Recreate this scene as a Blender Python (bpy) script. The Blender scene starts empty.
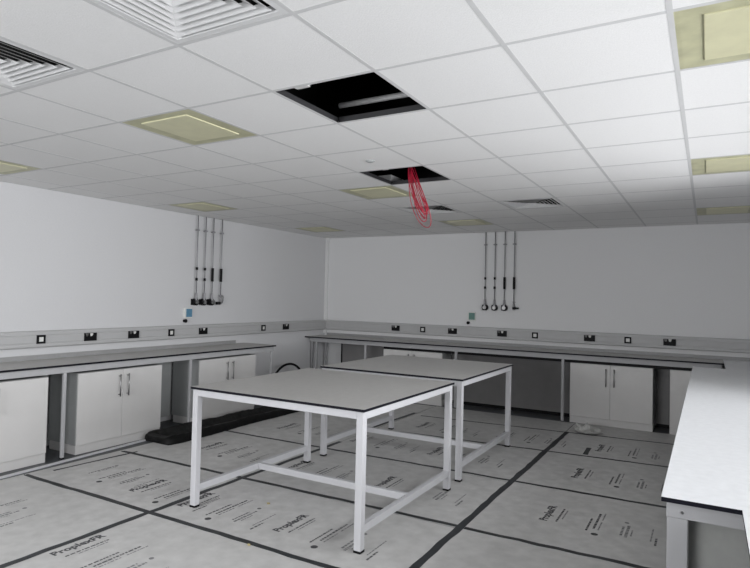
import bpy, bmesh, math, random
from mathutils import Vector, Matrix
random.seed(7)
S = bpy.context.scene
C = S.collection
PI = math.pi

# ------------------------------------------------------------------ measures
H = 2.636                 # ceiling height
XR = 6.95                 # right wall
YN = -10.6                # wall behind the photographer
GX, GY, GP = 3.962, -6.261, 0.6     # ceiling grid anchor and pitch
def gx(i): return GX + GP*i
def gy(j): return GY + GP*j

# ------------------------------------------------------------------ materials
MATS = {}
def mat(name, col, rough=.6, metal=0., bump=0., scale=40., var=0., alpha=None, spec=None, coat=0., stretch=None):
    if name in MATS: return MATS[name]
    m = bpy.data.materials.new(name); m.use_nodes = True
    nt = m.node_tree; b = nt.nodes['Principled BSDF']
    b.inputs['Base Color'].default_value = (*col, 1)
    b.inputs['Roughness'].default_value = rough
    b.inputs['Metallic'].default_value = metal
    if spec is not None: b.inputs['Specular IOR Level'].default_value = spec
    if coat: b.inputs['Coat Weight'].default_value = coat
    tc = nt.nodes.new('ShaderNodeTexCoord'); mp = nt.nodes.new('ShaderNodeMapping')
    nt.links.new(tc.outputs['Object'], mp.inputs['Vector'])
    if stretch: mp.inputs['Scale'].default_value = stretch
    n = nt.nodes.new('ShaderNodeTexNoise'); n.inputs['Scale'].default_value = scale
    n.inputs['Detail'].default_value = 6
    nt.links.new(mp.outputs[0], n.inputs['Vector'])
    if var:
        cr = nt.nodes.new('ShaderNodeValToRGB')
        cr.color_ramp.elements[0].position = .3; cr.color_ramp.elements[1].position = .72
        cr.color_ramp.elements[0].color = (*[c*(1-var) for c in col], 1)
        cr.color_ramp.elements[1].color = (*[min(1, c*(1+var)) for c in col], 1)
        nt.links.new(n.outputs['Fac'], cr.inputs[0]); nt.links.new(cr.outputs[0], b.inputs['Base Color'])
    if bump:
        bp = nt.nodes.new('ShaderNodeBump'); bp.inputs['Strength'].default_value = bump
        bp.inputs['Distance'].default_value = .004
        nt.links.new(n.outputs['Fac'], bp.inputs['Height']); nt.links.new(bp.outputs[0], b.inputs['Normal'])
    MATS[name] = m; return m

M_wall   = mat('painted_plaster', (.71,.71,.715), .85, bump=.15, scale=60, var=.015)
M_tile   = mat('ceiling_tile', (.78,.775,.77), .95, bump=.35, scale=180, var=.03)
M_grid   = mat('ceiling_grid_steel', (.57,.57,.57), .7, var=.02)
M_web    = mat('grid_web', (.02,.02,.022), .6, var=.1)
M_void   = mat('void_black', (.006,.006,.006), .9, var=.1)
M_frame  = mat('powder_coated_steel', (.55,.55,.57), .4, var=.02, scale=12)
M_rail   = mat('bench_rail_steel', (.42,.42,.43), .5, var=.03, scale=12)
M_top    = mat('grey_laminate', (.42,.412,.40), .42, var=.05, scale=26, spec=.5)
M_topR   = mat('daylit_laminate', (.74,.75,.77), .3, var=.04, scale=26, spec=.6)  # paler copy of the grey laminate, window glare put into the colour
M_edge   = mat('black_core_edge', (.008,.008,.013), .5, var=.1, spec=.15)
M_door   = mat('white_melamine', (.62,.61,.60), .45, var=.02, scale=6)
M_carc   = mat('grey_carcass', (.36,.37,.37), .6, var=.04, scale=8)
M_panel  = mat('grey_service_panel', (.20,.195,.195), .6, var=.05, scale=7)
M_steel  = mat('brushed_steel', (.32,.32,.32), .35, 1., var=.1, scale=80)
M_pipe   = mat('chrome_pipe', (.27,.27,.28), .45, .4, var=.08, scale=50)
M_black  = mat('black_plastic', (.008,.008,.009), .5, var=.1, spec=.12)
M_white  = mat('white_plastic', (.7,.7,.68), .45, var=.03)
M_trunk  = mat('pvc_trunking', (.45,.45,.452), .5, var=.02, scale=10)
M_upst   = mat('upstand_grey', (.30,.30,.30), .5, var=.03)
M_sheet  = mat('polypropylene_sheet', (.52,.515,.505), .5, bump=.35, scale=9, var=.10)
M_ink    = mat('ink_print', (.07,.07,.075), .6, var=.25, scale=30)
M_inkl   = mat('ink_print_faded', (.20,.20,.205), .6, var=.25, scale=30)
M_tape   = mat('grey_cloth_tape', (.028,.031,.034), .55, var=.25, scale=14)
M_vinyl  = mat('vinyl_floor', (.085,.09,.095), .5, var=.12, scale=20)
M_film   = mat('olive_film', (.47,.46,.30), .45, var=.14, scale=9)
M_film2  = mat('yellow_film', (.62,.60,.40), .4, var=.06, scale=9)
M_poly   = mat('black_polythene', (.006,.006,.006), .5, bump=.6, scale=16, var=.3, spec=.15)
M_polyin = mat('paler_black_polythene', (.020,.020,.020), .7, spec=.15, bump=.6, scale=20, var=.4)  # slightly paler, rougher black for the inside of the tray
M_red    = mat('red_cable', (.40,.010,.035), .4, var=.1)
M_blue   = mat('blue_display', (.10,.24,.36), .3, var=.1)
M_teal   = mat('teal_display', (.10,.22,.19), .3, var=.1)
M_louv   = mat('louvre_enamel', (.66,.66,.66), .45, var=.02)
M_bag    = mat('white_polythene', (.55,.55,.53), .4, bump=.5, scale=30, var=.1)
M_scrap  = mat('straw_scrap', (.45,.38,.2), .7, var=.1)
M_conc   = mat('void_duct', (.6,.6,.6), .4, .3, var=.1)

# ------------------------------------------------------------------ mesh helpers
def nb(): return bmesh.new()
def box(bm, x0, y0, z0, x1, y1, z1, mi=0):
    if x1 < x0: x0, x1 = x1, x0
    if y1 < y0: y0, y1 = y1, y0
    if z1 < z0: z0, z1 = z1, z0
    v = [bm.verts.new(p) for p in ((x0,y0,z0),(x1,y0,z0),(x1,y1,z0),(x0,y1,z0),(x0,y0,z1),(x1,y0,z1),(x1,y1,z1),(x0,y1,z1))]
    fs = [bm.faces.new([v[i] for i in f]) for f in ((0,3,2,1),(4,5,6,7),(0,1,5,4),(1,2,6,5),(2,3,7,6),(3,0,4,7))]
    for f in fs: f.material_index = mi
    return fs
def tube(bm, a, b, r, n=12, r2=None, mi=0):
    a = Vector(a); b = Vector(b); d = (b-a); L = d.length
    q = d.to_track_quat('Z', 'Y').to_matrix().to_4x4()
    g = bmesh.ops.create_cone(bm, cap_ends=True, segments=n, radius1=r, radius2=(r if r2 is None else r2), depth=L,
                              matrix=Matrix.Translation((a+b)/2) @ q)
    for v in g['verts']:
        for f in v.link_faces: f.material_index = mi
def path_tube(bm, pts, r, n=8, closed=False):
    pts = [Vector(p) for p in pts]; N = len(pts); rings = []
    up = Vector((0,0,1)); prev = None
    for i, p in enumerate(pts):
        if closed: t = pts[(i+1) % N] - pts[i-1]
        else: t = pts[min(i+1, N-1)] - pts[max(i-1, 0)]
        t.normalize()
        if prev is None:
            s = t.cross(up); s = s if s.length > .05 else t.cross(Vector((1,0,0)))
        else: s = prev - t*prev.dot(t)
        s.normalize(); prev = s; u = t.cross(s)
        rings.append([bm.verts.new(p + s*math.cos(2*PI*k/n)*r + u*math.sin(2*PI*k/n)*r) for k in range(n)])
    for i in range(N if closed else N-1):
        A, B = rings[i], rings[(i+1) % N]
        for k in range(n): bm.faces.new((A[k], A[(k+1) % n], B[(k+1) % n], B[k]))
    if not closed:
        bm.faces.new(rings[0][::-1]); bm.faces.new(rings[-1])
def prism(bm, poly, z0, z1, mi_side=0, mi_top=0):
    lo = [bm.verts.new((x,y,z0)) for x,y in poly]; hi = [bm.verts.new((x,y,z1)) for x,y in poly]
    n = len(poly)
    f = bm.faces.new(hi); f.material_index = mi_top
    bm.faces.new(lo[::-1]).material_index = mi_side
    for i in range(n):
        bm.faces.new((lo[i], lo[(i+1) % n], hi[(i+1) % n], hi[i])).material_index = mi_side
def obj(name, bm, mats, parent=None, bevel=0., smooth=False, loc=(0,0,0)):
    me = bpy.data.meshes.new(name)
    bmesh.ops.recalc_face_normals(bm, faces=bm.faces[:])
    bm.to_mesh(me); bm.free()
    for m in (mats if isinstance(mats, (list, tuple)) else [mats]): me.materials.append(m)
    if smooth:
        for p in me.polygons: p.use_smooth = True
    o = bpy.data.objects.new(name, me); C.objects.link(o); o.location = loc
    if parent: o.parent = parent
    if bevel:
        b = o.modifiers.new('bevel', 'BEVEL'); b.width = bevel; b.segments = 2; b.limit_method = 'ANGLE'
    return o
def tag(o, label, cat, group=None, kind=None):
    o['label'] = label; o['category'] = cat
    if group: o['group'] = group
    if kind: o['kind'] = kind
    return o
def thing(name, label, cat, loc=(0,0,0), rotz=0, group=None):
    o = bpy.data.objects.new(name, None); C.objects.link(o); o.empty_display_size = .1
    o.location = loc; o.rotation_euler = (0,0,rotz)
    return tag(o, label, cat, group)
def struct(name, bm, m, parent=None, **k):
    o = obj(name, bm, m, parent, **k)
    if not parent: o['kind'] = 'structure'
    return o
def dup(root, label, loc=None, rotz=None, group=None):
    r = root.copy(); C.objects.link(r); r['label'] = label
    if loc is not None: r.location = loc
    if rotz is not None: r.rotation_euler = (0,0,rotz)
    if group: r['group'] = group
    for ch in list(root.children):
        c = ch.copy(); C.objects.link(c); c.parent = r
        for g in list(ch.children):
            d = g.copy(); C.objects.link(d); d.parent = c
    return r

# ------------------------------------------------------------------ room shell
b = nb(); box(b, -.15, YN-.15, -.1, XR+.15, .15, 0); struct('floor', b, M_vinyl)
b = nb(); box(b, -.15, YN-.15, 0, 0, .15, H+.6); struct('wall_left', b, mat('painted_plaster_left_dimmed', (.61,.61,.62), .85, bump=.15, scale=60, var=.015))  # plaster copy darkened to even out the daylight on this wall
b = nb(); box(b, 0, 0, 0, XR, .15, H+.6); struct('wall_back', b, M_wall)
# right wall with a long window opening
WY0, WY1, WZ0, WZ1 = -9.4, -3.1, 1.0, 2.45
b = nb()
box(b, XR, YN-.15, 0, XR+.15, .15, WZ0); box(b, XR, YN-.15, WZ1, XR+.15, .15, H+.6)
box(b, XR, YN-.15, WZ0, XR+.15, WY0, WZ1); box(b, XR, WY1, WZ0, XR+.15, .15, WZ1)
struct('wall_right', b, M_wall)
# near wall, behind the photographer, with window and door
NX0, NX1 = 1.2, 4.4
b = nb()
box(b, 0, YN-.15, 0, NX0, YN, H+.6); box(b, NX0, YN-.15, 0, NX1, YN, 1.0); box(b, NX0, YN-.15, WZ1, NX1, YN, H+.6)
box(b, NX1, YN-.15, 0, 5.2, YN, H+.6); box(b, 5.2, YN-.15, 2.1, 6.1, YN, H+.6); box(b, 6.1, YN-.15, 0, XR, YN, H+.6)
struct('wall_near', b, M_wall)
b = nb(); box(b, 5.2, YN-.10, 0, 6.1, YN-.05, 2.1); d1 = struct('door_1', b, M_door)
b = nb(); tube(b, (6.0, YN-.05, 1.0), (6.0, YN, 1.0), .01); tube(b, (6.0, YN, 1.0), (5.88, YN, 1.0), .01); obj('door_handle', b, M_steel, d1)

def glass_mat():
    m = bpy.data.materials.new('window_glass'); m.use_nodes = True; nt = m.node_tree
    for n in list(nt.nodes):
        if n.type != 'OUTPUT_MATERIAL': nt.nodes.remove(n)
    out = [n for n in nt.nodes if n.type == 'OUTPUT_MATERIAL'][0]
    t = nt.nodes.new('ShaderNodeBsdfTransparent'); g = nt.nodes.new('ShaderNodeBsdfGlossy'); g.inputs['Roughness'].default_value = .02
    f = nt.nodes.new('ShaderNodeFresnel'); f.inputs['IOR'].default_value = 1.45
    mx = nt.nodes.new('ShaderNodeMixShader')
    nt.links.new(f.outputs[0], mx.inputs[0]); nt.links.new(t.outputs[0], mx.inputs[1]); nt.links.new(g.outputs[0], mx.inputs[2])
    nt.links.new(mx.outputs[0], out.inputs['Surface']); return m
M_glass = glass_mat()
def window(n, axis, a0, a1, at, cnt):
    b = nb(); g = nb(); f = .05
    def bx(bm, u0, u1, z0, z1, t0, t1):
        if axis == 'y': box(bm, at+t0, u0, z0, at+t1, u1, z1)
        else: box(bm, u0, at+t0, z0, u1, at+t1, z1)
    bx(b, a0, a1, WZ0, WZ0+f, -.03, .03); bx(b, a0, a1, WZ1-f, WZ1, -.03, .03)
    for k in range(cnt+1):
        u = a0 + (a1-a0-f)*k/cnt; bx(b, u, u+f, WZ0+f, WZ1-f, -.03, .03)
    w = struct('window_%d' % n, b, M_white)
    bx(g, a0+f, a1-f, WZ0+f, WZ1-f, -.004, .004); obj('pane', g, M_glass, w)
window(1, 'y', WY0, WY1, XR+.08, 4)
window(2, 'x', NX0, NX1, YN-.08, 3)

# corner conduit where the two walls meet
b = nb(); box(b, 0, -.05, .96, .05, 0, H); struct('trim_1', b, mat('corner_boxing', (.72,.72,.72), .6, var=.01))

# ------------------------------------------------------------------ ceiling: tiles, holes, grid, void above
HOLES = {(0,0), (-1,3)}
LIGHTS = [(-6,0), (-2,0), (3,0), (-6,4), (-2,4), (3,4), (-6,8), (-2,8), (3,8), (-6,-4), (-2,-4), (3,-4)]
VENTS = [(0,-2), (-2,-2), (0,6), (-2,6)]
SKIP = HOLES | set(LIGHTS) | set(VENTS)
ct = nb()
TZ = H
for i in range(-7, 6):
    for j in range(-8, 11):
        x0, x1 = max(0, gx(i)), min(XR, gx(i+1)); y0, y1 = max(YN, gy(j)), min(0, gy(j+1))
        if x1-x0 < .01 or y1-y0 < .01 or (i,j) in SKIP: continue
        box(ct, x0+.004, y0+.004, TZ, x1-.004, y1-.004, TZ+.015)
ceil = struct('ceiling', ct, M_tile)
g = nb(); t = .0105
for i in range(-6, 6):
    x = gx(i)
    if 0 < x < XR: box(g, x-t, YN, H-.0008, x+t, 0, H-.0001); box(g, x-.002, YN, H, x+.002, 0, H+.035, 1)
ysegs = [gy(j) for j in range(-8, 11) if YN < gy(j) < 0]
xs = [0] + [gx(i) for i in range(-6, 6) if 0 < gx(i) < XR] + [XR]
for y in ysegs:
    for a, c in zip(xs[:-1], xs[1:]):
        box(g, a+t, y-t, H-.0008, c-t, y+t, H-.0001); box(g, a+t, y-.002, H, c-t, y+.002, H+.035, 1)
for (a0,b0,a1,b1) in ((0,YN,.02,0), (XR-.02,YN,XR,0), (.02,-.02,XR-.02,0), (.02,YN,XR-.02,YN+.02)):
    box(g, a0, b0, H-.0016, a1, b1, H-.0009)
obj('ceiling_grid', g, [M_grid, M_web], ceil)
v = nb(); box(v, -.15, YN-.15, H+.6, XR+.15, .15, H+.75); obj('ceiling_slab', v, M_void, ceil)
# deep dark linings round the two open cells
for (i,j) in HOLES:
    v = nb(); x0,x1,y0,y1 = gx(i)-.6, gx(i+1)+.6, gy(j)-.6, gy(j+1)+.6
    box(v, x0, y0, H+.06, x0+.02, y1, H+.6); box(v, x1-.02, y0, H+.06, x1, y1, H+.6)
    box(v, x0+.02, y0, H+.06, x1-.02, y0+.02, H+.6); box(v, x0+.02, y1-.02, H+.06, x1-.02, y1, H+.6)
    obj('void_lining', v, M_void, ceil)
# silver service pipe and hanger glimpsed through the larger opening
b = nb(); tube(b, (gx(0)+.02, gy(1)-.01, H+.10), (gx(1)+.5, gy(1)-.01, H+.10), .016, 16)
tag(obj('service_pipe', b, M_conc, smooth=True), 'silver service pipe seen inside the larger open ceiling cell', 'pipe')
b = nb(); box(b, gx(0)+.12, gy(0)+.0125, H+.006, gx(0)+.20, gy(0)+.06, H+.03); box(b, gx(0)+.12, gy(0)+.05, H+.006, gx(0)+.20, gy(0)+.06, H+.05)
tag(obj('hanger_clip', b, M_white), 'pale hanger clip on the near edge of the larger open ceiling cell', 'clip')
b = nb(); box(b, gx(-1)+.22, gy(3)+.0125, H+.006, gx(-1)+.27, gy(3)+.05, H+.03)
box(b, gx(-1)+.22, gy(3)+.0125, H+.03, gx(-1)+.235, gy(3)+.05, H+.07)
tag(obj('hanger_clip', b, M_white), 'pale hanger clip at the edge of the open ceiling cell with red cables', 'clip')

def at_cell(i, j): return (gx(i)+.3, gy(j)+.3, H)
def make_light(label, loc):
    t = thing('ceiling_light', label, 'light', loc, 0, 'recessed square ceiling lights under yellow film')
    b = nb(); a, c, cxh = .287, .22, .197
    # outer tray: sloping ring from rim to inner panel
    def ring(r, z, q=None): return [b.verts.new((sx*(q or r), sy*r, z)) for sx, sy in ((-1,-1),(1,-1),(1,1),(-1,1))]
    rs = [ring(a+.007, .0005), ring(a-.015, .0), ring(c+.001, .002, cxh+.001), ring(c+.0005, .008, cxh+.0005)]
    for p, q in zip(rs[:-1], rs[1:]):
        for k in range(4): b.faces.new((p[k], p[(k+1) % 4], q[(k+1) % 4], q[k]))
    obj('protective_film', b, M_film, t)
    b = nb(); box(b, -cxh, -c, -.004, cxh, c, .012); obj('diffuser', b, M_film2, t, bevel=.004)
    b = nb(); box(b, -a, -a, .016, a, a, .10); obj('housing', b, M_grid, t)
    return t
LL = {(-6,0): 'yellow filmed square ceiling light at the far left edge of the photo',
      (-2,0): 'yellow filmed square ceiling light just left of the larger open ceiling cell',
      (3,0): 'largest yellow filmed ceiling light, cut by the top right of the photo',
      (-6,4): 'yellow filmed ceiling light above the left wall gas pipes',
      (-2,4): 'yellow filmed ceiling light just beyond the opening with hanging red cables',
      (3,4): 'middle of the three yellow filmed lights down the right of the ceiling',
      (-6,8): 'yellow filmed ceiling light nearest the far corner of the two walls',
      (-2,8): 'yellow filmed ceiling light in front of the back wall gas pipes',
      (3,8): 'farthest of the three yellow filmed lights down the right of the ceiling',
      (-6,-4): 'yellow filmed ceiling light near the left wall behind the camera',
      (-2,-4): 'yellow filmed ceiling light in the middle behind the camera',
      (3,-4): 'yellow filmed ceiling light above the photographer beside the windows'}
l0 = None
for c_ in LIGHTS:
    if c_[1] < 0: continue
    if l0 is None: l0 = make_light(LL[c_], at_cell(*c_))
    else: dup(l0, LL[c_], at_cell(*c_))
for c_ in LIGHTS:
    if c_[1] < 0:
        b = nb(); x0, y0 = gx(c_[0]), gy(c_[1]); box(b, x0+.004, y0+.004, TZ, x0+.596, y0+.596, TZ+.015)
        obj('ceiling_tile', b, M_tile, ceil)

def make_vent(label, loc):
    t = thing('air_diffuser', label, 'vent', loc, 0, 'four way square louvred ceiling diffusers')
    b = nb()
    def ring(bm, r, z): return [bm.verts.new((sx*r, sy*r, z)) for sx, sy in ((-1,-1),(1,-1),(1,1),(-1,1))]
    def band(bm, A, B):
        for k in range(4): bm.faces.new((A[k], A[(k+1) % 4], B[(k+1) % 4], B[k]))
    A = ring(b, .294, .0005); B_ = ring(b, .262, 0); D = ring(b, .25, .02); band(b, A, B_); band(b, B_, D)
    obj('frame', b, M_louv, t)
    for k in range(6):
        r = .246 - k*.037
        b = nb(); P = ring(b, r, -.001); Q = ring(b, r-.033, .014); P2 = ring(b, r-.002, -.001); Q2 = ring(b, r-.035, .014)
        band(b, P, Q); band(b, P2, Q2); band(b, P, P2); band(b, Q, Q2)
        obj('louvre', b, M_louv, t)
    b = nb(); box(b, -.287, -.287, .055, .287, .287, .06)
    for sx, sy in ((1,0),(-1,0),(0,1),(0,-1)):
        if sx: box(b, sx*.283, -.287, .006, sx*.287, .287, .055)
        else: box(b, -.283, sy*.283, .006, .283, sy*.287, .055)
    obj('plenum', b, M_void, t)
    return t
VL = {(0,-2): 'large louvred air diffuser cut by the top edge above the left lab bench',
      (-2,-2): 'louvred air diffuser cut by the top left edge of the photo',
      (0,6): 'louvred air diffuser in ceiling in front of the back wall gas pipes',
      (-2,6): 'far louvred air diffuser behind the hanging red cables'}
v0 = None
for c_ in VENTS:
    if v0 is None: v0 = make_vent(VL[c_], at_cell(*c_))
    else: dup(v0, VL[c_], at_cell(*c_))

t = thing('smoke_detector', 'small white round detector on the ceiling between the two open cells', 'detector', (gx(-1)+.3, gy(2)+.3, H))
b = nb(); tube(b, (0,0,-.005), (0,0,0), .034, 28); obj('base', b, M_carc, t)
b = nb(); tube(b, (0,0,-.012), (0,0,-.005), .022, 24, r2=.03); obj('sensor', b, M_carc, t)

# red cable bundle hanging in loops
b = nb()
hx, hy = 3.685, -4.14
rr = random.Random(3)
for k in range(8):
    L = .36 + rr.uniform(-.05, .05); wd = .030 + .006*k; dx = rr.uniform(-.012,.012); dy = rr.uniform(-.03,.03)
    if k == 7: L = .44; wd = .11; dx = .02
    pts = []
    for s_ in range(41):
        a = 2*PI*s_/40 ; v_ = (1-math.cos(a))/2          # 0 at the top, 1 at the bottom of the loop
        x = hx + dx + .15*v_**1.4 + wd*math.sin(a)*(.18+.82*v_)
        y = hy + dy + .02*math.sin(a*2+k)
        pts.append((x, y, H + .10 - (L+.10)*v_))
    path_tube(b, pts[:-1], 0.0032, 7, closed=True)
path_tube(b, [(hx+.0, hy, H+.1), (hx-.05, hy+.02, H+.2), (hx-.2, hy+.08, H+.22)], .02, 8)
tag(obj('cable_coil', b, M_red, smooth=True), 'red cables hanging in long loops out of the farther open ceiling cell', 'cable')

# ------------------------------------------------------------------ trunking and sockets
TZ0, TZ1, TD = 1.02, 1.19, .05
def trunk_profile(n=0):
    return [(0,TZ0),(TD-.012,TZ0),(TD,TZ0+.012),(TD,TZ0+.040),(TD-.005,TZ0+.043),(TD-.005,TZ0+.048),(TD,TZ0+.051),
            (TD,TZ1-.051),(TD-.005,TZ1-.048),(TD-.005,TZ1-.043),(TD,TZ1-.040),(TD,TZ1-.012),(TD-.012,TZ1),(0,TZ1)]
def trunking(axis, a0, a1, label):
    bm = nb(); pr = trunk_profile(); A = []; B = []
    for d, z in pr:
        if axis == 'y': A.append(bm.verts.new((d+.001, a0, z))); B.append(bm.verts.new((d+.001, a1, z)))
        else: A.append(bm.verts.new((a0, -d-.001, z))); B.append(bm.verts.new((a1, -d-.001, z)))
    n = len(pr)
    for k in range(n): bm.faces.new((A[k], A[(k+1) % n], B[(k+1) % n], B[k]))
    bm.faces.new(A); bm.faces.new(B[::-1])
    return tag(obj('dado_trunking', bm, M_trunk), label, 'trunking')
trunking('y', -8.6, -.055, 'grey dado trunking with black sockets along the left wall')
trunking('x', .055, XR-.01, 'grey dado trunking with black sockets along the back wall')

def make_double(label, loc, rz):
    t = thing('power_socket', label, 'socket', loc, rz)      # local: -Y is out of the wall
    b = nb(); box(b, -.073, -.012, -.043, .073, 0, .043); obj('faceplate', b, M_black, t, bevel=.003)
    for sx in (-1, 1):
        b = nb(); v = [(-.010,-.012,-.0), (.010,-.012,0), (.018,-.020,.026), (-.018,-.020,.026), (-.018,-.012,.032), (.018,-.012,.032)]
        vs = [b.verts.new((sx*.03*(1.5 if sx<0 else .2)+p[0], p[1], p[2]+.008)) for p in v]
        for f in ((0,1,2,3),(3,2,5,4),(0,3,4),(1,5,2)): b.faces.new([vs[q] for q in f])
        obj('switch', b, M_steel if sx < 0 else M_white, t)
    return t
def make_single(label, loc, rz):
    t = thing('data_outlet', label, 'outlet', loc, rz)
    b = nb(); o_, i_ = .043, .023
    for (x0,z0,x1,z1) in ((-o_,-o_,o_,-i_), (-o_,i_,o_,o_), (-o_,-i_,-i_,i_), (i_,-i_,o_,i_)): box(b, x0, -.012, z0, x1, 0, z1)
    obj('frame', b, M_black, t)
    b = nb(); box(b, -i_, -.009, -i_, i_, -.001, i_); obj('insert', b, M_white, t)
    return t
dbl = sng = None
SL = [('s',-5.10,'square data outlet on the left wall, first from the left edge'),
      ('d',-4.56,'black double power socket on the left wall, first from the left edge'),
      ('d',-4.01,'black double power socket on the left wall, second from the left'),
      ('s',-3.46,'square data outlet on the left wall just left of the blue display'),
      ('d',-2.93,'black double power socket on the left wall below the gas valves'),
      ('s',-1.72,'square data outlet on the left wall nearest the room corner'),
      ('d',-1.18,'black double power socket on the left wall nearest the room corner')]
SB = [('d',1.44,'black double power socket on the back wall nearest the room corner'),
      ('s',1.93,'square data outlet on the back wall nearest the room corner'),
      ('d',2.44,'black double power socket on the back wall just left of the green display'),
      ('d',3.23,'black double power socket on the back wall below the gas pipes'),
      ('s',3.72,'square data outlet on the back wall just right of the gas pipes'),
      ('d',4.47,'black double power socket on the back wall above the white double cabinet'),
      ('s',4.96,'square data outlet on the back wall farthest right'),
      ('d',5.46,'black double power socket on the back wall farthest right')]
for k, a, lab in SL + SB:
    left = (k, a, lab) in SL
    loc = (TD+.001, a, 1.105) if left else (a, -TD-.001, 1.107); rz = PI/2 if left else 0
    if k == 'd':
        if dbl is None: dbl = make_double(lab, loc, rz); o = dbl
        else: o = dup(dbl, lab, loc, rz)
    else:
        if sng is None: sng = make_single(lab, loc, rz); o = sng
        else: o = dup(sng, lab, loc, rz)
    o['group'] = ('black double power sockets in the trunking' if k == 'd' else 'black framed data outlets in the trunking')

# ------------------------------------------------------------------ gas drops on the walls
def gas_pipe(label, loc, rz, style):
    t = thing('gas_pipe', label, 'pipe', loc, rz)     # local: wall at y=0, pipe at y=-.045
    y = -.045; zt = H-.003; zb = 1.53
    b = nb(); tube(b, (0,y,zb), (0,y,zt), .0075, 12); obj('pipe', b, M_pipe, t, smooth=True)
    for z in (2.44,):
        b = nb(); tube(b, (0,y,z-.012), (0,y,z+.012), .018, 12); tube(b, (0,y,z), (0,0,z), .006, 8); box(b, -.03, -.05, z-.006, .03, -.04, z+.006)
        obj('pipe_clip', b, M_pipe, t)
    if style in ('ring',):
        for z in (1.93, 1.79):
            b = nb(); tube(b, (0,y,z-.018), (0,y,z+.018), .016, 12); obj('coupling', b, M_black, t)
    else:
        b = nb(); tube(b, (0,y,1.77), (0,y,1.95), .018, 12); obj('coupling', b, M_black, t)
    if style in ('ring', 'sleeve'):
        b = nb(); tube(b, (0,y,1.545), (0,y,1.61), .015, 12); tube(b, (0,y,1.49), (0,y,1.55), .02, 12); obj('valve_neck', b, M_pipe, t)
        b = nb(); tube(b, (0,-.004,1.49), (0,-.055,1.49), .046, 20); box(b, -.05, -.024, 1.45, .02, -.002, 1.53); obj('valve_body', b, M_black, t)
        b = nb(); tube(b, (0,-.055,1.49), (0,-.070,1.49), .028, 18); box(b, -.007, -.076, 1.465, .007, -.070, 1.515); obj('valve_knob', b, M_steel, t)
    elif style == 'hook':
        b = nb(); pts = [(-.02+.0*k, y, 1.575) for k in range(1)]
        pts = [(-.03,y,1.575), (.0,y,1.578), (.045,y,1.575), (.052,y,1.555), (.050,y,1.52), (.035,y,1.485), (.008,y,1.468), (-.03,y,1.468), (-.055,y,1.475)]
        path_tube(b, pts, .010, 10); tube(b, (0,y,1.48), (0,y,1.575), .012, 12); obj('hose_tail', b, M_pipe, t, smooth=True)
        b = nb(); tube(b, (-.075,y,1.474), (-.01,y,1.474), .02, 14); obj('nozzle', b, M_black, t)
    else:
        b = nb(); tube(b, (0,y,1.46), (0,y,1.56), .014, 12); box(b, -.02, y-.004, 1.575, .03, y+.004, 1.585); obj('valve_neck', b, M_pipe, t)
        b = nb(); tube(b, (0,y,1.49), (.075,y,1.49), .012, 12); tube(b, (-.015,y,1.49), (.025,y,1.49), .022, 12); obj('nozzle', b, M_black, t)
    return t
OR = ['leftmost', 'second from the left', 'third from the left']
stl = ['ring', 'ring', 'sleeve']
for k, yv in enumerate((-3.06, -2.92, -2.78)):
    gas_pipe(('slim gas pipe with black valve on the left wall, %s' % OR[k]), (0, yv, 0), PI/2, stl[k])['group'] = 'gas pipes on the left wall'
gas_pipe('slim gas pipe ending in a hooked tail on the left wall', (0, -2.62, 0), PI/2, 'hook')['group'] = 'gas pipes on the left wall'
for k, xv in enumerate((2.95, 3.10, 3.25)):
    gas_pipe(('slim gas pipe with black valve on the back wall, %s' % OR[k]), (xv, 0, 0), 0, stl[k])['group'] = 'gas pipes on the back wall'
gas_pipe('slim gas pipe with sideways nozzle on the back wall, rightmost', (3.395, 0, 0), 0, 'spigot')['group'] = 'gas pipes on the back wall'

def control(label, loc, rz, scr):
    t = thing('control_panel', label, 'control', loc, rz)
    b = nb(); box(b, -.065, -.03, -.065, .065, 0, .07); obj('housing', b, M_white, t, bevel=.004)
    b = nb(); box(b, -.035, -.034, -.05, .06, -.03, .055); obj('display', b, scr, t)
    b = nb(); tube(b, (-.045,-.0,-.10), (-.045,-.03,-.10), .018, 18); tube(b, (-.045,-.03,-.10), (-.045,-.042,-.10), .024, 18); obj('stop_button', b, M_black, t)
    return t
control('small white wall control with blue display beside the left wall gas pipes', (0, -3.17, 1.345), PI/2, M_blue)
control('small wall control with green display beside the back wall gas pipes', (2.73, 0, 1.345), 0, M_teal)

# ------------------------------------------------------------------ worktop helper
def worktop(name, poly, z1, th, m, parent):
    """black cored slab with a thin laminate face"""
    b = nb(); prism(b, poly, z1-th, z1-.002, 0, 0); prism(b, poly, z1-.002, z1, 0, 1)
    return obj(name, b, [M_edge, m], parent)
def leg(parent, x, y, z1, s=.05, m=None, foot=True, sy=None):
    sy = sy or s
    b = nb(); box(b, x-s/2, y-sy/2, .012, x+s/2, y+sy/2, z1); l = obj('leg', b, m or M_frame, parent, bevel=.003)
    if foot:
        b = nb(); box(b, x-s/2-.001, y-sy/2-.001, 0, x+s/2+.001, y+sy/2+.001, .014); obj('foot', b, M_black, l)
    return l

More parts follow.
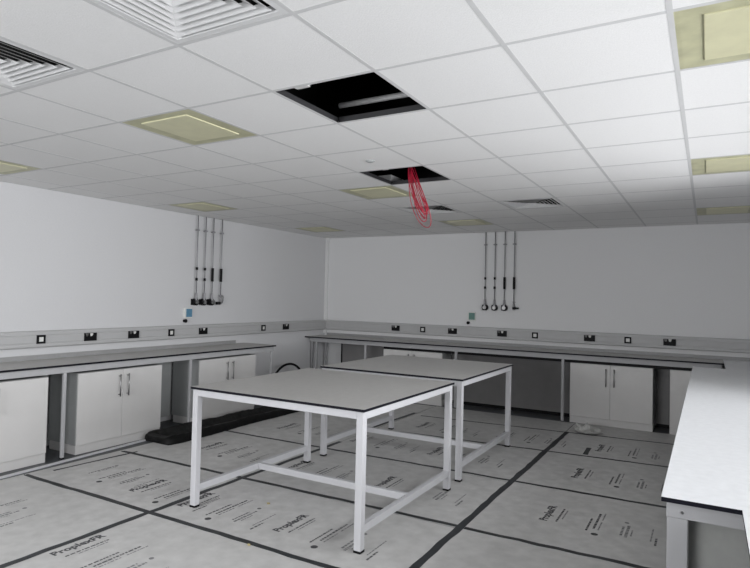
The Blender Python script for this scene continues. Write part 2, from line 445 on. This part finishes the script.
# ------------------------------------------------------------------ free standing lab tables
def make_table(label, x, y, w, d):
    """x,y = left / far corner of the top, d towards the camera; built about its own centre"""
    t = thing('lab_table', label, 'table', (x+w/2, y-d/2, .0055), 0, 'white framed lab tables in the middle of the room')
    W, D = w/2, d/2
    worktop('tabletop', [(-W,-D),(W,-D),(W,D),(-W,D)], .897, .017, M_top, t)
    s = .05; ix, iy = W-.012-s/2, D-.012-s/2
    for sx in (-1,1):
        for sy in (-1,1): leg(t, sx*ix, sy*iy, .877, s)
    for sy in (-1,1):
        b = nb(); box(b, -ix+s/2, sy*iy-s/2, .83, ix-s/2, sy*iy+s/2, .878); obj('top_rail', b, M_frame, t, bevel=.002)
    for sx in (-1,1):
        b = nb(); box(b, sx*ix-s/2, -iy+s/2, .83, sx*ix+s/2, iy-s/2, .878); obj('top_rail', b, M_frame, t, bevel=.002)
        b = nb(); box(b, sx*ix-.02, -iy+s/2, .115, sx*ix+.02, iy-s/2, .165); obj('stretcher', b, M_frame, t, bevel=.002)
    b = nb(); box(b, -ix+.02, -.02, .115, ix-.02, .02, .165); obj('stretcher', b, M_frame, t, bevel=.002)
    return t
make_table('nearer white framed lab table with grey top, left of centre', 2.519, -3.914, 1.519, 1.487)
make_table('farther white framed lab table with grey top, behind the nearer table', 2.512, -2.19, 1.519, 1.516)

# ------------------------------------------------------------------ cabinets
def bar_handle(x, y, z0, z1, parent):
    b = nb(); tube(b, (x,y-.032,z0), (x,y-.032,z1), .0065, 12)
    for z in (z0+.02, z1-.02): tube(b, (x,y-.032,z), (x,y,z), .005, 8)
    return obj('handle', b, M_steel, parent, smooth=True)
def make_cabinet(label, w, loc, rz, depth, group):
    """local: front at y=0 facing -Y, body behind"""
    t = thing('base_cabinet', label, 'cabinet', loc, rz, group)
    hz = .795
    b = nb(); box(b, 0, .019, .09, w, depth, hz); obj('carcass', b, M_carc, t)
    b = nb(); box(b, .0, .012, .003, w, depth-.03, .088); obj('plinth', b, M_door, t)
    for k in (0,1):
        x0, x1 = (.001, w/2-.0015) if k == 0 else (w/2+.0015, w-.001)
        b = nb(); box(b, x0, 0, .092, x1, .018, hz-.004); d = obj('door', b, M_door, t, bevel=.0015)
        bar_handle(w/2-.05 if k == 0 else w/2+.05, 0, .515, .745, d)
    return t
cab0 = make_cabinet('white double door cabinet under the left bench, nearest, cut by photo edge', 1.0, (.57, -6.318, 0), PI/2, .47, 'white double door base cabinets')
dup(cab0, 'white double door cabinet under the left bench, middle one with a scuffed centre', (.57, -5.02, 0), PI/2)
dup(cab0, 'white double door cabinet under the left bench, behind the nearer table', (.57, -3.46, 0), PI/2)
cabb = make_cabinet('white double door cabinet under the back bench, half hidden behind the tables', 1.0, (1.45, -.47, 0), 0, .36, 'white double door base cabinets')
dup(cabb, 'white double door cabinet under the back bench in full view', (4.30, -.47, 0), 0)
dup(cabb, 'white cabinet under the back bench, partly hidden by the right worktop', (5.49, -.47, 0), 0)

# ------------------------------------------------------------------ wall benches
def bench_rail(parent, x0, y0, x1, y1, z0=.818, z1=.878, m=None):
    b = nb(); box(b, x0, y0, z0, x1, y1, z1); return obj('rail', b, m or M_rail, parent, bevel=.002)
LB0, LB1, LBX = -8.4, -2.09, .615
t = thing('wall_bench', 'long grey topped lab bench along the left wall', 'bench', (0,0,0))
worktop('worktop', [(.003,LB0),(LBX,LB0),(LBX,LB1),(.003,LB1)], .90, .018, M_top, t)
b = nb(); box(b, .003, LB0, .9, .022, -2.27, .945); obj('upstand', b, M_upst, t)
bench_rail(t, .55, LB0, .59, LB1-.02); bench_rail(t, .03, LB1-.06, .55, LB1-.02); bench_rail(t, .03, LB0, .07, LB1-.06)
for y in (-6.72, -5.165, -3.61, -2.14):
    leg(t, .572, y, .818, .03, M_rail, sy=.028); leg(t, .05, y, .818, .04, M_rail)
for y0, y1 in ((-3.96, -3.48), (-5.28, -5.04), (-2.42, -2.2)):
    b = nb(); box(b, .085, y0, .08, .10, y1, .81); obj('service_panel', b, M_carc, t)

BBY, BZ = -.60, .925
t = thing('wall_bench', 'long grey topped lab bench along the back wall', 'bench', (0,0,0))
worktop('worktop', [(.003,BBY),(6.055,BBY),(6.055,-.003),(.055,-.003),(.055,-.055),(.003,-.055)], BZ, .018, M_top, t)
b = nb(); box(b, .055, -.022, BZ, 6.9, -.003, .965); obj('upstand', b, M_upst, t)
bench_rail(t, .04, -.50, 6.04, -.47, .835, BZ-.022); bench_rail(t, .09, -.06, 6.05, -.03, .835, BZ-.022)
for x in (.17, 1.13, 2.68, 4.21): leg(t, x, -.485, .835, .036, M_rail)
leg(t, .05, -.44, .835, .03, M_rail); leg(t, .09, -.085, .835, .03, M_rail)
for x0, x1 in ((.45, 1.43), (2.47, 4.28), (5.32, 5.47)):
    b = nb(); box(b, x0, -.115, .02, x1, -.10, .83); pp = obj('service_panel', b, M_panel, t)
    b = nb(); box(b, x0, -.125, .005, x1, -.115, .05); obj('painted_shadow_foot', b, M_black, pp)  # black strip painting the shadow along the foot of the panel
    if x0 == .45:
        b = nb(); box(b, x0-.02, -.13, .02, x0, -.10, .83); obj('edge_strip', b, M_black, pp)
b = nb(); box(b, 1.45, -.465, .797, 6.03, -.44, .833); obj('painted_shadow_gap', b, M_black, t)  # black strip in place of the shadow gap over the cabinet doors

# right hand bench: worktop coloured pale for window glare, stepping back towards the camera
t = thing('window_bench', 'wide bench on the right, top coloured pale for window daylight', 'bench', (0,0,0))
RX, RN = 5.75, 5.992
RY = -6.225
worktop('worktop', [(RX,RY),(RN,RY),(RN,-9.6),(XR-.003,-9.6),(XR-.003,-.024),(6.057,-.024),(6.057,-1.25),(RX,-1.25)], .925, .016, M_topR, t)
b = nb(); box(b, 6.9, -9.6, .925, 6.945, -.03, .965); obj('upstand', b, M_upst, t)
for (x, y, s) in ((RX+.05, RY+.055, .066), (RX+.055, -3.4, .06), (6.2, -9.4, .06), (6.88, -9.4, .06), (6.88, RY+.06, .06), (6.88, -3.4, .06), (6.88, -.9, .06)):
    leg(t, x, y, .853, s, M_rail)
b = nb(); box(b, RX+.015, RY+.02, .853, 6.9, RY+.05, .906); obj('rail', b, M_rail, t, bevel=.002)
b = nb(); tube(b, (RX+.065, RY+.02, .875), (RX+.065, RY+.017, .875), .005, 12); obj('screw', b, M_steel, t)
b = nb(); box(b, RX+.015, RY+.05, .853, RX+.05, -1.27, .906); obj('rail', b, M_rail, t)
b = nb(); box(b, RN+.03, -9.55, .853, RN+.06, RY+.02, .906); obj('rail', b, M_rail, t)
b = nb(); box(b, RX+.084, RY+.085, .02, 6.88, RY+.10, .853); obj('end_panel', b, mat('end_panel_grey', (.34,.345,.33), .6, var=.03), t)

# ------------------------------------------------------------------ floor protection: sheets with print, and tape
def text_bm(bm, txt, size, mw, bold=0., mi=0):
    cu = bpy.data.curves.new('t', 'FONT'); cu.body = txt; cu.size = size; cu.offset = bold; cu.resolution_u = 2
    o = bpy.data.objects.new('t', cu); C.objects.link(o)
    dg = bpy.context.evaluated_depsgraph_get(); me = bpy.data.meshes.new_from_object(o.evaluated_get(dg))
    n0 = len(bm.verts); f0 = len(bm.faces)
    bm.from_mesh(me); bm.verts.ensure_lookup_table(); bm.faces.ensure_lookup_table()
    for v in bm.verts[n0:]: v.co = mw @ v.co
    for f in bm.faces[f0:]: f.material_index = mi
    bpy.data.objects.remove(o); bpy.data.curves.remove(cu); bpy.data.meshes.remove(me)
ZS = .003
def imprint(bm, x, y, rnd, title=True):
    z = ZS + .0006
    mw = Matrix.Translation((x, y, z)) @ Matrix.Rotation(PI/2, 4, 'Z')
    if title: text_bm(bm, 'ProplexFR', .082, mw, .0032, 0)
    def q(x0, y0, x1, y1, mi): 
        vs = [bm.verts.new(p) for p in ((x0,y0,z),(x1,y0,z),(x1,y1,z),(x0,y1,z))]; bm.faces.new(vs).material_index = mi
    def line(px, y0, y1, h, mi):
        yy = y0
        while yy < y1:
            L = rnd.uniform(.010, .035); q(px, yy, px+h, min(yy+L, y1), mi); yy += L + rnd.uniform(.004, .009)
    def disc(cx, cy, r, mi=0):
        vs = [bm.verts.new((cx+r*math.cos(2*PI*k/16), cy+r*math.sin(2*PI*k/16), z)) for k in range(16)]; bm.faces.new(vs).material_index = mi
    line(x+.055, y+.03, y+.33, .014, 0); line(x+.085, y+.10, y+.30, .010, 1)
    line(x+.27, y-.02, y+.24, .014, 0); line(x+.31, y+.04, y+.37, .016, 0); line(x+.345, y+.03, y+.20, .010, 1); disc(x+.34, y-.06, .024)
    line(x+.345, y+.24, y+.40, .010, 1)
    line(x+.49, y+.02, y+.20, .016, 1); line(x+.52, y-.0, y+.24, .020, 1); line(x+.555, y+.04, y+.16, .010, 1); disc(x+.51, y+.29, .016, 1)
    line(x+.68, y+.02, y+.27, .010, 1); line(x+.71, y-.04, y+.10, .014, 0)
SHEETS = [ # x0,x1,y0,y1, imprint origins, label
 (.76,2.375,-6.83,-5.625,[(1.05,-6.35)],'grey protection sheet on the floor at the bottom left edge of the photo'),
 (.76,2.375,-5.615,-4.665,[(1.12,-5.33),(1.90,-5.40)],'grey protection sheet on the floor in front of the scuffed left cabinet'),
 (.76,2.375,-4.655,-3.445,[(1.38,-4.20)],'grey protection sheet on the floor beside the near end of the black tray'),
 (.76,2.375,-3.435,-2.25,[(1.45,-3.0)],'grey protection sheet on the floor beside the middle of the black tray'),
 (.76,2.375,-2.24,-1.12,[],'grey protection sheet on the floor left of the farther table'),
 (2.385,4.375,-6.83,-5.625,[(2.485,-6.40),(3.42,-6.40)],'grey protection sheet at the bottom centre, in front of the nearer table'),
 (2.385,4.375,-5.615,-4.665,[(2.475,-5.42),(3.38,-5.39)],'grey protection sheet under the near half of the nearer table'),
 (2.385,4.375,-4.655,-3.445,[(2.55,-4.24),(3.49,-4.22)],'grey protection sheet under the far half of the nearer table'),
 (2.385,4.375,-3.435,-2.27,[(2.5,-3.02),(3.44,-3.02)],'grey protection sheet under the near half of the farther table'),
 (2.385,4.375,-2.26,-1.16,[(2.80,-1.95),(3.80,-1.85)],'grey protection sheet under the far half of the farther table'),
 (4.385,6.30,-6.83,-4.63,[],'grey protection sheet at the bottom, beside the near corner of the right bench'),
 (4.385,6.30,-4.62,-3.38,[(4.88,-4.18)],'grey protection sheet with large print, nearest left of the right bench'),
 (4.385,6.30,-3.37,-2.13,[(4.87,-2.98)],'grey printed protection sheet left of the right bench, second from the front'),
 (4.385,6.30,-2.12,-1.08,[(4.90,-1.86)],'grey protection sheet touching the crumpled plastic bag, with a tape patch'),

 (.76,2.375,-1.11,-.52,[],'narrow grey protection sheet in the far left corner of the floor'),
 (2.385,4.375,-1.15,-.49,[],'narrow grey protection sheet before the dark panel of the back bench'),
 (4.385,6.30,-1.07,-.46,[],'narrow grey protection sheet before the fully seen back bench cabinet'),
]
for k, (x0,x1,y0,y1,im,lab) in enumerate(SHEETS):
    cx, cy = (x0+x1)/2, (y0+y1)/2
    b = nb(); rnd = random.Random(k)
    for (ix, iy) in im: imprint(b, ix-cx, iy-cy, rnd, ix > 1.3)
    box(b, x0-cx, y0-cy, .0005, x1-cx, y1-cy, ZS, 2)
    o = obj('floor_protection_sheet', b, [M_ink, M_inkl, M_sheet], loc=(cx, cy, 0))
    tag(o, lab, 'floor sheet', 'taped floor protection sheets')
# plain strip of sheeting between last row and back bench
def tape(x0, y0, x1, y1, w, label, lift=0):
    b = nb(); d = Vector((x1-x0, y1-y0, 0)); L = d.length; d.normalize(); n = Vector((-d.y, d.x, 0)); N = max(2, int(L/.12)); rnd = random.Random(int(L*1000))
    rows = []
    for k in range(N+1):
        p = Vector((x0,y0,0)) + d*L*k/N; a = w/2 + rnd.uniform(-.004,.004); c = w/2 + rnd.uniform(-.004,.004)
        j = rnd.uniform(-.004,.004)
        rows.append([b.verts.new(p+n*(a+j)+Vector((0,0,ZS+.0003+lift))), b.verts.new(p-n*(c-j)+Vector((0,0,ZS+.0003+lift))),
                     b.verts.new(p-n*(c-j)+Vector((0,0,ZS+.0012+lift))), b.verts.new(p+n*(a+j)+Vector((0,0,ZS+.0012+lift)))])
    for A, B in zip(rows[:-1], rows[1:]):
        for q in range(4): b.faces.new((A[q], A[(q+1) % 4], B[(q+1) % 4], B[q]))
    b.faces.new(rows[0]); b.faces.new(rows[-1][::-1])
    o = obj('tape_strip', b, M_tape); tag(o, label, 'tape', 'dark tape strips over the floor sheet joints'); return o
tape(2.37,-7.6,2.38,-3.1,.05,'dark tape strip running lengthwise from bottom left under the nearer table',.001)
tape(2.32,-2.36,2.35,-1.15,.05,'short dark tape strip lengthwise under the farther table',.001)
tape(4.385,-6.9,4.40,-1.10,.054,'wide dark tape strip running lengthwise right of both tables',.001)
tape(.78,-5.62,5.6,-5.63,.045,'dark tape strip across the floor in front of the nearer table')
tape(.80,-4.67,4.37,-4.62,.045,'dark tape strip across the floor under the middle of the nearer table')
tape(4.42,-4.63,6.2,-4.60,.045,'dark tape strip across the floor from crossing to near end of right bench')
tape(.95,-3.44,6.2,-3.36,.04,'dark tape strip across the floor between the two tables')
tape(2.3,-2.32,6.2,-2.04,.035,'dark tape strip across the floor under the middle of the farther table')
tape(2.5,-1.28,6.2,-.97,.035,'dark tape strip across the floor just beyond the farther table')
tape(.86,-5.42,.93,-4.60,.028,'thin dark tape strip lengthwise beside the scuffed left cabinet')
tape(4.77,-1.76,4.785,-2.08,.05,'short dark tape patch on the sheet in front of the crumpled bag')
b = nb(); box(b, -.0125, -1.2, 0, .0125, 1.2, .018)
o = obj('edging_strip', b, M_frame, bevel=.002, loc=(.70,-5.45,.0)); o.rotation_euler = (0,0,.055)
o.location = (.695,-5.46,0); tag(o, 'thin white edging strip on the floor in front of the left cabinets', 'strip')

# ------------------------------------------------------------------ long black polythene tray on the floor
b = nb()
A0 = Vector((.80,-4.27,.004)); A1 = Vector((.80,-1.75,.004)); L = (A1-A0).length; d = (A1-A0).normalized(); n = Vector((d.y,-d.x,0))
rnd = random.Random(5); N = 44; prof = [(-.16,0),(-.165,.05),(-.15,.085),(-.125,.08),(-.105,.03),(-.03,.028),(.04,.035),(.10,.03),(.125,.078),(.155,.085),(.18,.05),(.185,0)]
rows = []
for k in range(N+1):
    u = k/N; e = 0 if u > .04 else (1-u/.04)
    w_ = (1.0 + .06*math.sin(u*9) + .2*(1-u))*(1 - .10*e)
    p = A0 + d*L*u
    row = []
    for q, (s, h) in enumerate(prof):
        hh = h*(1 + .06*math.sin(k*.5+q) + rnd.uniform(-.05,.05)) if h > 0 else 0
        if k < 2 and 2 <= q <= 9: hh = max(hh, .078)
        if k == 0: hh *= .0 if q in (0,11) else .75
        row.append(b.verts.new(p + n*(s*w_ + rnd.uniform(-.006,.006)) + Vector((0,0,hh))))
    rows.append(row)
for A, B in zip(rows[:-1], rows[1:]):
    for q in range(len(prof)-1):
        f = b.faces.new((A[q], A[q+1], B[q+1], B[q])); f.material_index = 1 if 3 <= q <= 7 else 0
b.faces.new(rows[0]); b.faces.new(rows[-1][::-1])
o = obj('plastic_tray', b, [M_poly, M_polyin], smooth=True)
tag(o, 'long crumpled black plastic tray lying on the floor along the left bench', 'plastic tray')

# black hose arch
b = nb(); pts = []
for k in range(25):
    a = PI*k/24; pts.append((.30, -1.40-.42*math.cos(a), .02+.53*math.sin(a)**.75))
path_tube(b, pts, .018, 10)
tag(obj('black_hose', b, M_black, smooth=True), 'black hose arching up beside the left wall beyond the end of the bench', 'hose')

# crumpled bag
b = nb(); g_ = bmesh.ops.create_icosphere(b, subdivisions=4, radius=1)
rnd = random.Random(11)
from mathutils import noise
for v in b.verts:
    c = v.co.copy(); f = noise.noise(c*2.2+Vector((3,1,7))); f2 = noise.noise(c*6)
    v.co = Vector((c.x*.125*(1+.5*f), c.y*.12*(1+.4*f), max(0, (c.z*.5+.5)*.075*(1+1.0*f+.7*f2))))
for v in b.verts:
    if v.co.x > .1: v.co.x += (v.co.x-.1)*1.5; v.co.z *= .6
tag(obj('plastic_bag', b, M_bag, loc=(4.60,-1.02,ZS+.003)), 'crumpled white plastic bag on the floor in front of the back bench', 'bag')

def scrap(x, y, s, lab):
    b = nb(); vs = [b.verts.new((x+s*math.cos(a)*r, y+s*math.sin(a)*r, ZS+.003+h)) for a, r, h in ((0,1,0),(1.2,.7,.006),(2.3,1,.0),(3.6,.8,.008),(5,1.1,.002))]
    top = b.verts.new((x,y,ZS+.014)); 
    for k in range(5): b.faces.new((vs[k], vs[(k+1) % 5], top))
    b.faces.new(vs[::-1]); tag(obj('debris_scrap', b, M_scrap), lab, 'scrap')
scrap(2.98,-5.02,.018,'tiny straw coloured scrap on the floor under the nearer table')
scrap(3.36,-5.66,.015,'tiny straw coloured scrap on the tape in front of the nearer table')

# ------------------------------------------------------------------ light
W = bpy.data.worlds.new('World'); S.world = W; W.use_nodes = True
bg = W.node_tree.nodes['Background']; bg.inputs[0].default_value = (.92,.96,1,1); bg.inputs[1].default_value = 1.2
def area(name, loc, rot, sx, sy, e, col=(1,1,1)):
    l = bpy.data.lights.new(name, 'AREA'); l.shape = 'RECTANGLE'; l.size = sx; l.size_y = sy; l.energy = e; l.color = col
    o = bpy.data.objects.new(name, l); C.objects.link(o); o.location = loc; o.rotation_euler = rot; return o
area('daylight_right', (XR+.4, (WY0+WY1)/2, 1.75), (0, math.radians(90-8), 0), 1.5, WY1-WY0, 265, (.97,.98,1))
area('daylight_near', ((NX0+NX1)/2, YN-.4, 1.75), (math.radians(90-5), 0, 0), NX1-NX0, 1.5, 225, (.97,.98,1))

# ------------------------------------------------------------------ camera
f, rx, ry, rz = 580.811, .0231, -.0226, .5207
cx_, cy_, cz_ = 5.8869, -8.5245, 1.6034
Rz = Matrix.Rotation(rz, 3, 'Z'); Rx = Matrix.Rotation(rx, 3, 'X'); Ry = Matrix.Rotation(ry, 3, 'Y')
R = Rz @ Rx @ Ry
right = R @ Vector((1,0,0)); fwd = R @ Vector((0,1,0)); up = R @ Vector((0,0,1))
cam = bpy.data.cameras.new('Camera'); co = bpy.data.objects.new('Camera', cam); C.objects.link(co)
m = Matrix((right, up, -fwd)).transposed().to_4x4(); m.translation = (cx_, cy_, cz_)
co.matrix_world = m
cam.sensor_width = 36; cam.lens = f/750*36; cam.clip_start = .05
S.camera = co
S.view_settings.view_transform = 'Standard'; S.view_settings.look = 'None'
S.view_settings.exposure = 0
